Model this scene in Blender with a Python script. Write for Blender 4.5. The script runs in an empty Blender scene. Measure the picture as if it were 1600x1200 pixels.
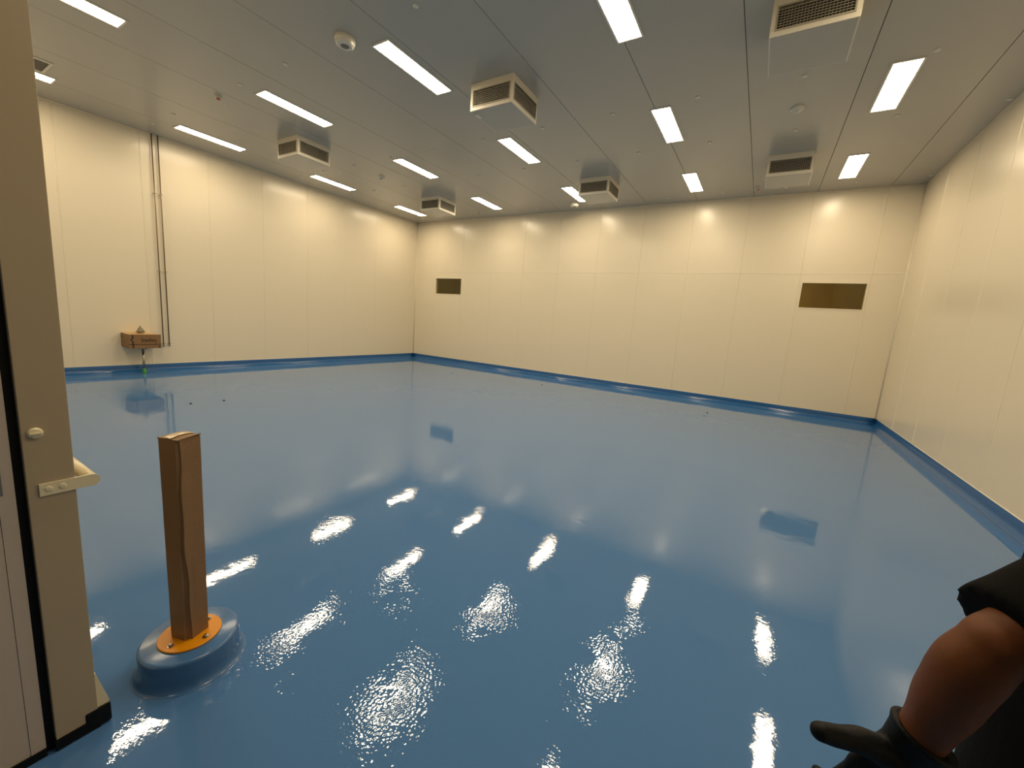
import bpy, bmesh, math, random
from mathutils import Vector, Matrix, noise
random.seed(7)
SC = bpy.context.scene
COL = SC.collection
PI = math.pi

# ------------------------------------------------------------------ camera
cam_d = bpy.data.cameras.new('camera'); cam = bpy.data.objects.new('camera', cam_d); COL.objects.link(cam)
CR = Vector((0.851085, 0.519996, 0.072519)); CU = Vector((-0.142041, 0.095071, 0.985285)); CB = Vector((0.505449, -0.848862, 0.154774))
M = Matrix((CR, CU, CB)).transposed().to_4x4(); M.translation = Vector((0, 0, 1.66))
cam.matrix_world = M
cam_d.sensor_fit = 'HORIZONTAL'; cam_d.sensor_width = 36.0; cam_d.lens = 14.317
cam_d.clip_start = 0.02; cam_d.clip_end = 200
SC.camera = cam
# ------------------------------------------------------------------ world, exposure
w = bpy.data.worlds.new('world'); SC.world = w; w.use_nodes = True
w.node_tree.nodes['Background'].inputs[0].default_value = (0.5, 0.48, 0.45, 1)
w.node_tree.nodes['Background'].inputs[1].default_value = 0.02
SC.view_settings.view_transform = 'Standard'; SC.view_settings.look = 'None'
SC.view_settings.exposure = 0.58; SC.view_settings.gamma = 1.0; SC.view_settings.use_curve_mapping = False
LAMP = 25.0                       # radiance of the ceiling light diffusers
LAMP_COL = (1.0, 0.81, 0.55)
CORR = 3.5                        # corridor light behind the doorway

# room dimensions (metres; camera stands in the doorway)
XL, XR, YB, YF, H = -11.179, 2.311, 11.286, 0.246, 4.86
FT = 0.19                         # front wall thickness
DX0, DX1, DH = -1.978, 1.15, 3.3   # doorway
COVE = 0.155

# ------------------------------------------------------------------ helpers
def lin(c):
    return tuple(((v/255)/12.92 if v/255 <= 0.04045 else ((v/255+0.055)/1.055)**2.4) for v in c)
def mat(name, rgb, rough=0.5, metal=0.0, spec=0.5, nscale=0, namp=0.0, var=0.0, vscale=3.0, coat=0.0):
    """procedural: base colour with slight noise variation and noise bump (namp metres at 1/nscale metres)"""
    m = bpy.data.materials.new(name); m.use_nodes = True
    nt = m.node_tree; b = nt.nodes['Principled BSDF']
    c = (*lin(rgb), 1)
    b.inputs['Base Color'].default_value = c
    b.inputs['Roughness'].default_value = rough; b.inputs['Metallic'].default_value = metal
    b.inputs['Specular IOR Level'].default_value = spec
    b.inputs['Coat Weight'].default_value = coat
    tc = nt.nodes.new('ShaderNodeTexCoord')
    if var > 0:
        n = nt.nodes.new('ShaderNodeTexNoise'); n.inputs['Scale'].default_value = vscale; n.inputs['Detail'].default_value = 4
        nt.links.new(tc.outputs['Object'], n.inputs['Vector'])
        mx = nt.nodes.new('ShaderNodeMix'); mx.data_type = 'RGBA'
        mx.inputs['A'].default_value = tuple(v*(1-var) for v in c[:3])+(1,)
        mx.inputs['B'].default_value = tuple(min(1, v*(1+var)) for v in c[:3])+(1,)
        nt.links.new(n.outputs['Fac'], mx.inputs['Factor']); nt.links.new(mx.outputs['Result'], b.inputs['Base Color'])
    if nscale:
        n = nt.nodes.new('ShaderNodeTexNoise'); n.inputs['Scale'].default_value = nscale; n.inputs['Detail'].default_value = 3
        nt.links.new(tc.outputs['Object'], n.inputs['Vector'])
        bp = nt.nodes.new('ShaderNodeBump'); bp.inputs['Strength'].default_value = 1.0; bp.inputs['Distance'].default_value = namp
        nt.links.new(n.outputs['Fac'], bp.inputs['Height']); nt.links.new(bp.outputs['Normal'], b.inputs['Normal'])
    return m
def emat(name, rgb, strength):
    m = bpy.data.materials.new(name); m.use_nodes = True
    b = m.node_tree.nodes['Principled BSDF']
    b.inputs['Base Color'].default_value = (0.8, 0.8, 0.8, 1)
    b.inputs['Emission Color'].default_value = (*rgb, 1); b.inputs['Emission Strength'].default_value = strength
    return m
def floor_mat(name, rgb, stipple=True):
    m = bpy.data.materials.new(name); m.use_nodes = True
    nt = m.node_tree; b = nt.nodes['Principled BSDF']; L = nt.links.new
    b.inputs['Base Color'].default_value = (*lin(rgb), 1)
    b.inputs['Roughness'].default_value = 0.03; b.inputs['Specular IOR Level'].default_value = 0.68
    b.inputs['Coat Weight'].default_value = 0.0
    tc = nt.nodes.new('ShaderNodeTexCoord')
    def nz(scale, detail=2, rough=0.5, stretch=None):
        n = nt.nodes.new('ShaderNodeTexNoise'); n.inputs['Scale'].default_value = scale
        n.inputs['Detail'].default_value = detail; n.inputs['Roughness'].default_value = rough
        if stretch:
            mp = nt.nodes.new('ShaderNodeMapping'); mp.inputs['Scale'].default_value = stretch[0]; mp.inputs['Rotation'].default_value = (0, 0, stretch[1])
            L(tc.outputs['Object'], mp.inputs['Vector']); L(mp.outputs['Vector'], n.inputs['Vector'])
        else: L(tc.outputs['Object'], n.inputs['Vector'])
        return n.outputs['Fac']
    def mth(op, a, bb):
        n = nt.nodes.new('ShaderNodeMath'); n.operation = op
        for i, v in enumerate((a, bb)):
            if isinstance(v, (int, float)): n.inputs[i].default_value = v
            else: L(v, n.inputs[i])
        return n.outputs[0]
    def ramp(v, lo, hi):
        n = nt.nodes.new('ShaderNodeMapRange'); n.inputs['From Min'].default_value = lo; n.inputs['From Max'].default_value = hi
        L(v, n.inputs['Value']); return n.outputs[0]
    h = mth('MULTIPLY', nz(1.1, 1), 0.0028)                       # broad trowel waves
    h = mth('ADD', h, mth('MULTIPLY', nz(5.0, 1.5, 0.45, ((1, 2.2, 1), 0.9)), 0.00032))
    if stipple:
        # patches where the epoxy cured with a pronounced orange-peel texture
        geo = tc.outputs['Object']; mask = None
        for (px, py, pr_, amp) in ((-1.09, 1.78, 0.34, 1.0), (-1.12, 1.12, 0.42, 1.0), (-0.41, 1.72, 0.40, 1.0), (-1.68, 0.88, 0.30, 0.8), (-1.55, 1.45, 0.42, 0.75), (-0.40, 2.15, 0.20, 0.6), (-0.75, 0.9, 0.30, 0.7)):
            vm = nt.nodes.new('ShaderNodeVectorMath'); vm.operation = 'DISTANCE'; L(geo, vm.inputs[0]); vm.inputs[1].default_value = (px, py, 0)
            g = nt.nodes.new('ShaderNodeMapRange'); g.interpolation_type = 'SMOOTHSTEP'
            g.inputs['From Min'].default_value = pr_*1.25; g.inputs['From Max'].default_value = pr_*0.15
            g.inputs['To Min'].default_value = 0; g.inputs['To Max'].default_value = amp
            L(vm.outputs['Value'], g.inputs['Value'])
            mask = g.outputs[0] if mask is None else mth('MAXIMUM', mask, g.outputs[0])
        mask = mth('MULTIPLY', mask, ramp(nz(4.5, 3, 0.6), 0.34, 0.56))
        fine = mth('MULTIPLY', nz(76, 0, 0.5), 0.00125)
        h = mth('ADD', h, mth('MULTIPLY', fine, mask))
        # everywhere: weak ripples, stronger in scattered streaks
        h = mth('ADD', h, mth('MULTIPLY', mth('MULTIPLY', nz(30, 2, 0.65, ((1, 2.0, 1), 0.6)), ramp(nz(2.3, 3, 0.6), 0.40, 0.66)), 0.00045))
        h = mth('ADD', h, mth('MULTIPLY', nz(16, 2, 0.5), 0.00022))
    bp = nt.nodes.new('ShaderNodeBump'); bp.inputs['Strength'].default_value = 1; bp.inputs['Distance'].default_value = 1
    L(h, bp.inputs['Height']); L(bp.outputs['Normal'], b.inputs['Normal'])
    return m

def ob(name, bm, m, parent=None, smooth=False, loc=None):
    me = bpy.data.meshes.new(name)
    bmesh.ops.recalc_face_normals(bm, faces=bm.faces)
    bm.to_mesh(me); bm.free()
    if smooth:
        for p in me.polygons: p.use_smooth = True
    me.materials.append(m)
    o = bpy.data.objects.new(name, me); COL.objects.link(o)
    if parent: o.parent = parent
    if loc: o.location = loc
    return o
def empty(name, loc=(0, 0, 0), rz=0):
    o = bpy.data.objects.new(name, None); COL.objects.link(o); o.location = loc; o.rotation_euler = (0, 0, rz); o.empty_display_size = 0.1
    return o
def tag(o, label, cat, group=None, kind=None):
    o['label'] = label; o['category'] = cat
    if group: o['group'] = group
    if kind: o['kind'] = kind
    return o
def struct(o, label=None):
    o['kind'] = 'structure'
    if label: o['label'] = label
    return o
def kids(o): return [c for c in bpy.data.objects if c.parent == o]
def dup(root, loc, label, rz=None):
    c = root.copy(); COL.objects.link(c); c.location = loc; c['label'] = label
    if rz is not None: c.rotation_euler = (0, 0, rz)
    for ch in root_children[root.name]:
        d = ch.copy(); COL.objects.link(d); d.parent = c
    return c
root_children = {}
def box(bm, x0, x1, y0, y1, z0, z1, bev=0.0):
    v = [bm.verts.new((x, y, z)) for z in (z0, z1) for y in (y0, y1) for x in (x0, x1)]
    fs = [(0, 2, 3, 1), (4, 5, 7, 6), (0, 1, 5, 4), (2, 6, 7, 3), (0, 4, 6, 2), (1, 3, 7, 5)]
    f = [bm.faces.new([v[i] for i in q]) for q in fs]
    if bev > 0:
        es = list({e for q in f for e in q.edges})
        bmesh.ops.bevel(bm, geom=es, offset=bev, segments=2, affect='EDGES', profile=0.6)
def quad(bm, pts): return bm.faces.new([bm.verts.new(p) for p in pts])
def lathe(bm, prof, c=(0, 0, 0), n=40, axis='z'):
    """prof: list of (r, h) ; closed with end caps"""
    rings = []
    for r, h in prof:
        ring = []
        for i in range(n):
            a = 2*PI*i/n; p = (r*math.cos(a), r*math.sin(a), h)
            if axis == 'x': p = (p[2], p[0], p[1])
            if axis == 'y': p = (p[0], p[2], p[1])
            ring.append(bm.verts.new((p[0]+c[0], p[1]+c[1], p[2]+c[2])))
        rings.append(ring)
    for a, b in zip(rings, rings[1:]):
        for i in range(n):
            j = (i+1) % n; bm.faces.new((a[i], a[j], b[j], b[i]))
    bm.faces.new(rings[0][::-1]); bm.faces.new(rings[-1])
def tube(bm, pts, rad, n=12):
    pts = [Vector(p) for p in pts]
    if not isinstance(rad, (list, tuple)): rad = [rad]*len(pts)
    t0 = (pts[1]-pts[0]).normalized()
    up = Vector((0, 0, 1)) if abs(t0.z) < 0.9 else Vector((1, 0, 0))
    s = t0.cross(up).normalized(); rings = []
    for i, p in enumerate(pts):
        t = (pts[min(i+1, len(pts)-1)]-pts[max(i-1, 0)]).normalized()
        s = (s-t*s.dot(t)).normalized(); u = t.cross(s)
        rings.append([bm.verts.new(p+(s*math.cos(2*PI*k/n)+u*math.sin(2*PI*k/n))*rad[i]) for k in range(n)])
    for a, b in zip(rings, rings[1:]):
        for i in range(n): bm.faces.new((a[i], a[(i+1) % n], b[(i+1) % n], b[i]))
    bm.faces.new(rings[0][::-1]); bm.faces.new(rings[-1])
def loft(bm, secs, n=24, cap=True):
    """secs: list of (centre, axis_a, axis_b) vectors giving an ellipse"""
    rings = []
    for c, a, b in secs:
        c, a, b = Vector(c), Vector(a), Vector(b)
        rings.append([bm.verts.new(c+a*math.cos(2*PI*k/n)+b*math.sin(2*PI*k/n)) for k in range(n)])
    for a, b in zip(rings, rings[1:]):
        for i in range(n): bm.faces.new((a[i], a[(i+1) % n], b[(i+1) % n], b[i]))
    if cap: bm.faces.new(rings[0][::-1]); bm.faces.new(rings[-1])
def limb(bm, pts, rads, n=20, flat=1.0, fdir=None):
    """rounded, tapering limb through pts; smooth interpolation; optional flattening along fdir"""
    P = [Vector(p) for p in pts]; out = []; rr = []
    for i in range(len(P)-1):
        p0 = P[max(i-1, 0)]; p1 = P[i]; p2 = P[i+1]; p3 = P[min(i+2, len(P)-1)]
        for k in range(6):
            t = k/6
            q = 0.5*((2*p1)+(p2-p0)*t+(2*p0-5*p1+4*p2-p3)*t*t+(-p0+3*p1-3*p2+p3)*t**3)
            out.append(q); s = t*t*(3-2*t); rr.append(rads[i]*(1-s)+rads[i+1]*s)
    out.append(P[-1]); rr.append(rads[-1])
    t0 = (out[0]-out[1]).normalized(); t1 = (out[-1]-out[-2]).normalized()
    pre = [(out[0]+t0*rr[0]*math.sin(a), rr[0]*math.cos(a)) for a in (1.45, 1.1, 0.7, 0.35)]
    post = [(out[-1]+t1*rr[-1]*math.sin(a), rr[-1]*math.cos(a)) for a in (0.35, 0.7, 1.1, 1.45)]
    seq = pre+list(zip(out, rr))+post
    t = (seq[1][0]-seq[0][0]).normalized()
    fd = Vector(fdir) if fdir else (Vector((0, 0, 1)) if abs(t.z) < 0.9 else Vector((1, 0, 0)))
    secs = []
    for i, (p, r) in enumerate(seq):
        t = (seq[min(i+1, len(seq)-1)][0]-seq[max(i-1, 0)][0]).normalized()
        a = (fd-t*fd.dot(t)).normalized(); b = t.cross(a); secs.append((p, a*r*flat, b*r))
    loft(bm, secs, n)
def fuse(name, bm, m, parent, voxel, smooth_it=4):
    """merge overlapping closed volumes into one continuous skin"""
    o = ob(name, bm, m, parent, True)
    md = o.modifiers.new('r', 'REMESH'); md.mode = 'VOXEL'; md.voxel_size = voxel; md.use_smooth_shade = True
    ms = o.modifiers.new('s', 'SMOOTH'); ms.factor = 0.5; ms.iterations = smooth_it
    dg = bpy.context.evaluated_depsgraph_get()
    me = bpy.data.meshes.new_from_object(o.evaluated_get(dg))
    o.modifiers.clear(); o.data = me
    if not me.materials: me.materials.append(m)
    for p in me.polygons: p.use_smooth = True
    return o

# ------------------------------------------------------------------ materials
M_WALL = mat('wall_paint', (227, 217, 194), 0.26, spec=0.5, nscale=2.2, namp=0.0012)
M_CEIL = mat('ceiling_panel', (180, 177, 168), 0.26, spec=0.5, nscale=1.2, namp=0.0010)
M_FLOOR = floor_mat('blue_epoxy', (76, 119, 171))
M_COVE = mat('blue_cove', (38, 92, 150), 0.16, nscale=9, namp=0.0012, var=0.06)
M_SEAL = mat('sealant', (232, 226, 206), 0.4, nscale=30, namp=0.0004)
M_DARKGAP = mat('dark_joint', (52, 50, 44), 0.8, nscale=50, namp=0.0003)
M_WHITE = mat('white_metal', (222, 216, 200), 0.32, nscale=60, namp=0.0001)
M_GRILLE = mat('grille_metal', (165, 158, 140), 0.4, nscale=60, namp=0.0001)
M_DUCT = mat('duct_dark', (26, 23, 17), 0.8, nscale=30, namp=0.0002)
M_LAMP = emat('lamp_diffuser', LAMP_COL, LAMP)
M_PLAST = mat('white_plastic', (218, 214, 200), 0.35, nscale=80, namp=0.0001)
M_GREYP = mat('grey_plastic', (110, 108, 100), 0.5, nscale=80, namp=0.0001)
M_ORANGE = mat('orange_lens', (190, 96, 44), 0.3, nscale=90, namp=0.0001)
M_CARD = mat('cardboard', (132, 100, 64), 0.6, nscale=60, namp=0.0008, var=0.12, vscale=6)
M_CARD2 = mat('cardboard_pale', (206, 172, 124), 0.65, nscale=60, namp=0.0006, var=0.08)
M_INK = mat('brown_print', (70, 44, 22), 0.7, nscale=60, namp=0.0001)
M_TAPE = mat('packing_tape', (205, 182, 140), 0.12, nscale=45, namp=0.0016)
M_YEL = mat('orange_yellow_paint', (216, 140, 5), 0.3, nscale=60, namp=0.0002)
M_STEEL = mat('stainless_steel', (170, 162, 148), 0.25, metal=1.0, nscale=80, namp=0.0001)
M_BRONZE = mat('pipe_metal', (120, 100, 76), 0.35, metal=0.6, nscale=60, namp=0.0001)
M_PLINTH = mat('blue_plinth', (66, 108, 158), 0.18, nscale=9, namp=0.0014, var=0.04)
M_GREEN = mat('green_cap', (60, 150, 60), 0.4, nscale=60, namp=0.0001)
M_WRAP = mat('grey_wrap', (120, 116, 92), 0.35, nscale=40, namp=0.003)
M_DOOR = mat('door_leaf', (176, 160, 132), 0.36, nscale=20, namp=0.0002, var=0.02)
M_DOOREDGE = M_DOOR
M_FRAME = mat('frame_panel', (196, 182, 168), 0.45, nscale=90, namp=0.0002, var=0.02)
M_RUB = mat('black_rubber', (7, 7, 6), 0.6, spec=0.25, nscale=40, namp=0.002)
M_HANDLE = mat('cream_handle', (230, 218, 184), 0.28, nscale=80, namp=0.0001)
M_SKIN = mat('skin', (106, 58, 19), 0.55, spec=0.35, nscale=70, namp=0.0005, var=0.06, vscale=12)
M_SHIRT = mat('black_tshirt', (7, 7, 6), 0.9, spec=0.12, nscale=70, namp=0.0008)
M_GLOVE = mat('black_glove', (8, 11, 13), 0.55, spec=0.22, nscale=160, namp=0.0005, var=0.15)
M_TROU = mat('dark_trousers', (30, 32, 40), 0.85, nscale=80, namp=0.0008)
M_HAIR = mat('black_hair', (16, 13, 11), 0.6, nscale=160, namp=0.003)
M_EYE = mat('eye_white', (225, 220, 210), 0.2, nscale=50, namp=0.00001)
M_IRIS = mat('iris', (40, 24, 14), 0.2, nscale=50, namp=0.00001)
M_LIP = mat('lips', (130, 70, 55), 0.45, nscale=70, namp=0.0003)
M_OLIVE = mat('gallery_paint', (196, 170, 90), 0.5, nscale=10, namp=0.0006, var=0.1)
M_CORR = mat('corridor_paint', (190, 186, 178), 0.6, nscale=10, namp=0.0005)
M_CHIP = mat('dark_debris', (26, 24, 22), 0.7, nscale=200, namp=0.001)
M_GLASS = bpy.data.materials.new('tinted_glass'); M_GLASS.use_nodes = True
gb = M_GLASS.node_tree.nodes['Principled BSDF']
gb.inputs['Base Color'].default_value = (0.90, 0.84, 0.22, 1); gb.inputs['Transmission Weight'].default_value = 1.0
gb.inputs['Roughness'].default_value = 0.02; gb.inputs['IOR'].default_value = 1.5

# ------------------------------------------------------------------ room shell
def cut(rects, holes):
    for (a0, a1, b0, b1) in holes:
        out = []
        for (u0, u1, v0, v1) in rects:
            if u1 <= a0 or u0 >= a1 or v1 <= b0 or v0 >= b1: out.append((u0, u1, v0, v1)); continue
            if u0 < a0: out.append((u0, a0, v0, v1))
            if u1 > a1: out.append((a1, u1, v0, v1))
            m0, m1 = max(u0, a0), min(u1, a1)
            if v0 < b0: out.append((m0, m1, v0, b0))
            if v1 > b1: out.append((m0, m1, b1, v1))
        rects = out
    return rects
def panelled(name, us, vs, holes, fn, m, mback, gap, depth, parent=None, strip=False):
    """sheet of panels with recessed joints; fn(u, v, d) -> point, d = distance behind the face"""
    bm = bmesh.new()
    for i in range(len(us)-1):
        for j in range(len(vs)-1):
            g0 = gap/2 if i else 0; g1 = gap/2 if i < len(us)-2 else 0
            h0 = gap/2 if j else 0; h1 = gap/2 if j < len(vs)-2 else 0
            u0, u1, v0, v1 = us[i]+g0, us[i+1]-g1, vs[j]+h0, vs[j+1]-h1
            for (a, b, c, d) in cut([(u0, u1, v0, v1)], holes):
                quad(bm, [fn(a, c, 0), fn(b, c, 0), fn(b, d, 0), fn(a, d, 0)])
            e = gap*0.25
            def inb(u, v): return not any(h[0] < u < h[1] and h[2] < v < h[3] for h in holes)
            for (p, q, p2, q2) in (((u0, v0), (u1, v0), (u0-e, v0-e), (u1+e, v0-e)), ((u1, v0), (u1, v1), (u1+e, v0-e), (u1+e, v1+e)),
                                   ((u1, v1), (u0, v1), (u1+e, v1+e), (u0-e, v1+e)), ((u0, v1), (u0, v0), (u0-e, v1+e), (u0-e, v0-e))):
                if inb((p[0]+q[0])/2, (p[1]+q[1])/2):
                    quad(bm, [fn(*p, 0), fn(*q, 0), fn(*q2, depth), fn(*p2, depth)])
    if strip:                                   # raised sealant bead over every vertical joint
        for u in us[1:-1]:
            pr = [(-0.009, 0.0), (-0.004, -0.0055), (0.004, -0.0055), (0.009, 0.0)]
            for k in range(3):
                (d0, e0), (d1, e1) = pr[k], pr[k+1]
                quad(bm, [fn(u+d0, vs[0], e0), fn(u+d1, vs[0], e1), fn(u+d1, vs[-1], e1), fn(u+d0, vs[-1], e0)])
    n0 = len(bm.faces)
    for (a, b, c, d) in cut([(us[0], us[-1], vs[0], vs[-1])], holes):
        quad(bm, [fn(a, c, depth), fn(b, c, depth), fn(b, d, depth), fn(a, d, depth)])
        quad(bm, [fn(a, c, 0.1), fn(b, c, 0.1), fn(b, d, 0.1), fn(a, d, 0.1)])
    for f in list(bm.faces)[n0:]: f.material_index = 1
    me = bpy.data.meshes.new(name); bm.to_mesh(me); bm.free()
    me.materials.append(m); me.materials.append(mback)
    o = bpy.data.objects.new(name, me); COL.objects.link(o)
    return o

bm = bmesh.new(); box(bm, XL-0.1, XR+0.1, -3.2, YB+0.1, -0.1, 0.0)
struct(ob('floor', bm, M_FLOOR))
W1 = (-10.185, -9.035, 2.392, 2.935); W2 = (0.598, 1.728, 2.40, 2.952)
ux = [XL]+[0.54-1.195*k for k in range(9, -1, -1)]+[1.76, XR]
struct(panelled('wall_back', ux, [0, 3.15, H], [W1, W2], lambda u, v, d: (u, YB+d, v), M_WALL, M_SEAL, 0.012, 0.004, strip=True))
uy = [YF+0.005]+[3.502+1.188*k for k in range(-2, 7)]+[YB]
struct(panelled('wall_left', uy, [0, H], [], lambda u, v, d: (XL-d, u, v), M_WALL, M_SEAL, 0.012, 0.004, strip=True))
uy2 = [YF+0.005]+[10.06-1.195*k for k in range(8, -1, -1)]+[YB]
struct(panelled('wall_right', uy2, [0, H], [], lambda u, v, d: (XR+d, u, v), M_WALL, M_SEAL, 0.012, 0.004, strip=True))
# ceiling: 1.2 m panels running from front to back
LX = [-10.121, -7.150, -4.446, -1.727, 0.969]; LY = [9.900, 7.134, 4.345, 1.563]
LW, LL = 0.255, 1.16
cx = [XL]+[0.59-1.197*k for k in range(9, -1, -1)]+[1.783, XR]
HOLES = [(x-LW/2-0.012, x+LW/2+0.012, y-LL/2-0.012, y+LL/2+0.012) for x in LX for y in LY]
EV = (-9.86, -9.41, 1.55, 1.98)
struct(panelled('ceiling', cx, [YF, YB], HOLES+[EV], lambda u, v, d: (u, v, H+min(d, 0.012)), M_CEIL, M_DARKGAP, 0.009, 0.008))
# front wall with the doorway
bm = bmesh.new()
box(bm, XL, DX0, YF-FT, YF, 0, H); box(bm, DX1, XR, YF-FT, YF, 0, H); box(bm, DX0, DX1, YF-FT, YF, DH, H)
struct(ob('wall_front', bm, M_WALL))
# corridor in front of the doorway
bm = bmesh.new(); box(bm, -6.0, 4.0, -3.2, -3.1, 0, 3.4); struct(ob('wall_corridor', bm, M_CORR))
bm = bmesh.new(); box(bm, -6.1, -6.0, -3.2, YF-FT-0.005, 0, 3.4); struct(ob('wall_corridor_left', bm, M_CORR))
bm = bmesh.new(); box(bm, 4.0, 4.1, -3.2, YF-FT-0.005, 0, 3.4); struct(ob('wall_corridor_right', bm, M_CORR))
bm = bmesh.new(); box(bm, -6.1, 4.1, -3.2, YF-FT-0.005, 3.4, 3.5); struct(ob('ceiling_corridor', bm, M_CORR))

# coved blue skirting
def cove(name, a, b, inn, extra0=0.0, extra1=0.0):
    a, b, inn = Vector(a), Vector(b), Vector(inn)
    prof = [(0.0, COVE), (0.006, COVE), (0.008, COVE-0.004)]
    R = 0.075
    prof += [(0.010, R+0.012)]
    prof += [(0.010+R*(1-math.cos(t)), 0.003+R*(1-math.sin(t))+0.006) for t in [PI/2*k/8 for k in range(9)]]
    prof += [(0.095, 0.002), (0.095, -0.02), (0, -0.02)]
    bm = bmesh.new(); n = 60; rings = []
    for i in range(n+1):
        p = a.lerp(b, i/n); ring = []
        for k, (d, z) in enumerate(prof):
            end = 0
            if k >= 11:                       # slightly ragged hand-troweled lower edge
                d2 = d+0.010*noise.noise(Vector((p.x*1.7, p.y*1.7, 3)))
            else: d2 = d
            ring.append(bm.verts.new(p+inn*d2+Vector((0, 0, z))))
        rings.append(ring)
    m = len(prof)
    for r0, r1 in zip(rings, rings[1:]):
        for k in range(m):
            bm.faces.new((r0[k], r0[(k+1) % m], r1[(k+1) % m], r1[k]))
    bm.faces.new(rings[0][::-1]); bm.faces.new(rings[-1])
    return struct(ob(name, bm, M_COVE, None, True))
cove('baseboard_back', (XL, YB, 0), (XR, YB, 0), (0, -1, 0))
cove('baseboard_left', (XL, YF, 0), (XL, YB, 0), (1, 0, 0))
cove('baseboard_right', (XR, YF, 0), (XR, YB, 0), (-1, 0, 0))
# sealant beads and corner covers
def bead(name, a, b, r, m=None):
    bm = bmesh.new(); tube(bm, [a, b], r, 10); return struct(ob(name, bm, m or M_SEAL, None, True))
e = 0.004
bead('trim_1', (XL+e, YB-e, COVE), (XL+e, YB-e, H), 0.018, M_WALL)
bead('trim_2', (XR-e, YB-e, COVE), (XR-e, YB-e, H), 0.018, M_WALL)
bead('trim_3', (XL, YB-0.001, COVE+0.003), (XR, YB-0.001, COVE+0.003), 0.006)
bead('trim_4', (XL+0.001, YF, COVE+0.003), (XL+0.001, YB, COVE+0.003), 0.006)
bead('trim_5', (XR-0.001, YF, COVE+0.003), (XR-0.001, YB, COVE+0.003), 0.006)
bm = bmesh.new(); box(bm, XL, XR, YB-0.004, YB, 3.143, 3.157, 0.0015); struct(ob('trim_14', bm, M_SEAL))
bead('trim_6', (XL, YB-e, H-e), (XR, YB-e, H-e), 0.016, M_WALL)
bead('trim_7', (XL+e, YF, H-e), (XL+e, YB, H-e), 0.016, M_WALL)
bead('trim_8', (XR-e, YF, H-e), (XR-e, YB, H-e), 0.016, M_WALL)

# windows in the back wall
def window(name, W):
    x0, x1, z0, z1 = W
    r = empty(name, ((x0+x1)/2, YB, z0)); struct(r); ox, oy, oz = r.location
    bm = bmesh.new(); t = 0.022; y0, y1 = -0.006, 0.11
    X0, X1, Z = x0-ox, x1-ox, z1-oz
    box(bm, X0-t, X0+0.008, y0, y1, -t, Z+t); box(bm, X1-0.008, X1+t, y0, y1, -t, Z+t)
    box(bm, X0+0.008, X1-0.008, y0, y1, -t, 0.008); box(bm, X0+0.008, X1-0.008, y0, y1, Z-0.008, Z+t)
    ob('window_frame', bm, M_WALL, r)
    bm = bmesh.new(); box(bm, X0+0.009, X1-0.009, 0.045, 0.053, 0.009, Z-0.009); ob('pane', bm, M_GLASS, r)
window('window_1', W1); window('window_2', W2)
# technical gallery behind the windows
bm = bmesh.new()
gx0, gx1, gy0, gy1, gz0, gz1 = XL, XR+0.5, YB+0.11, YB+2.2, 1.6, 4.2
t = 0.05
box(bm, gx0, gx1, gy1, gy1+t, gz0, gz1); box(bm, gx0-t, gx0, gy0, gy1, gz0, gz1); box(bm, gx1, gx1+t, gy0, gy1, gz0, gz1)
box(bm, gx0, gx1, gy0, gy1, gz0-t, gz0); box(bm, gx0, gx1, gy0, gy1, gz1, gz1+t)
struct(ob('wall_gallery', bm, M_OLIVE))

gl = empty('gallery_fill_light', (-2.6, YB+1.9, 4.19)); tag(gl, 'added unseen amber fill light in the gallery behind the back wall windows', 'ceiling light')  # fill light added out of view to brighten the gallery behind the panes
bm = bmesh.new(); box(bm, -1.2, 1.2, -0.05, 0.05, -0.05, 0.0); ob('housing', bm, M_WHITE, gl)
bm = bmesh.new(); quad(bm, [(-1.19, -0.045, -0.051), (-1.19, 0.045, -0.051), (1.19, 0.045, -0.051), (1.19, -0.045, -0.051)]); ob('diffuser', bm, emat('gallery_fill_emitter', (1.0, 0.82, 0.17), 36.0), gl)

# ------------------------------------------------------------------ ceiling lights
rown = ['first row', 'second row', 'third row', 'fourth row']
coln = ['nearest the left wall', 'second from the left wall', 'third from the left wall', 'second from the right wall', 'nearest the right wall']
L0 = empty('ceiling_light', (LX[0], LY[0], H))
bm = bmesh.new()
ow, ol, iw, il = LW/2+0.022, LL/2+0.022, LW/2, LL/2
for (a, b, c, d) in ((-ow, -iw, -ol, ol), (iw, ow, -ol, ol), (-iw, iw, -ol, -il), (-iw, iw, il, ol)):
    box(bm, a, b, c, d, -0.010, 0.012)
fr = ob('frame', bm, M_WHITE, L0)
bm = bmesh.new(); quad(bm, [(-iw, -il, -0.002), (iw, -il, -0.002), (iw, il, -0.002), (-iw, il, -0.002)])
quad(bm, [(-iw, -il, 0.012), (iw, -il, 0.012), (iw, il, 0.012), (-iw, il, 0.012)])
me = bpy.data.meshes.new('diffuser'); bm.faces.ensure_lookup_table()
bmesh.ops.recalc_face_normals(bm, faces=bm.faces); bm.faces.ensure_lookup_table()
bmesh.ops.delete(bm, geom=[bm.faces[1]], context='FACES')
for f in bm.faces:
    f.normal_update()
    if f.normal.z > 0: f.normal_flip()
bm.to_mesh(me); bm.free(); me.materials.append(M_LAMP)
df = bpy.data.objects.new('diffuser', me); COL.objects.link(df); df.parent = L0
root_children['ceiling_light'] = [fr, df]
def llabel(i, j): return 'lit ceiling panel, %s, %s from the back wall' % (coln[i].replace('from the left wall', 'from left').replace('from the right wall', 'from right').replace('nearest the', 'beside the'), rown[j])
tag(L0, llabel(0, 0), 'ceiling light', 'recessed light panels in the ceiling')
for i, x in enumerate(LX):
    for j, y in enumerate(LY):
        if i or j: dup(L0, (x, y, H), llabel(i, j))

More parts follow.
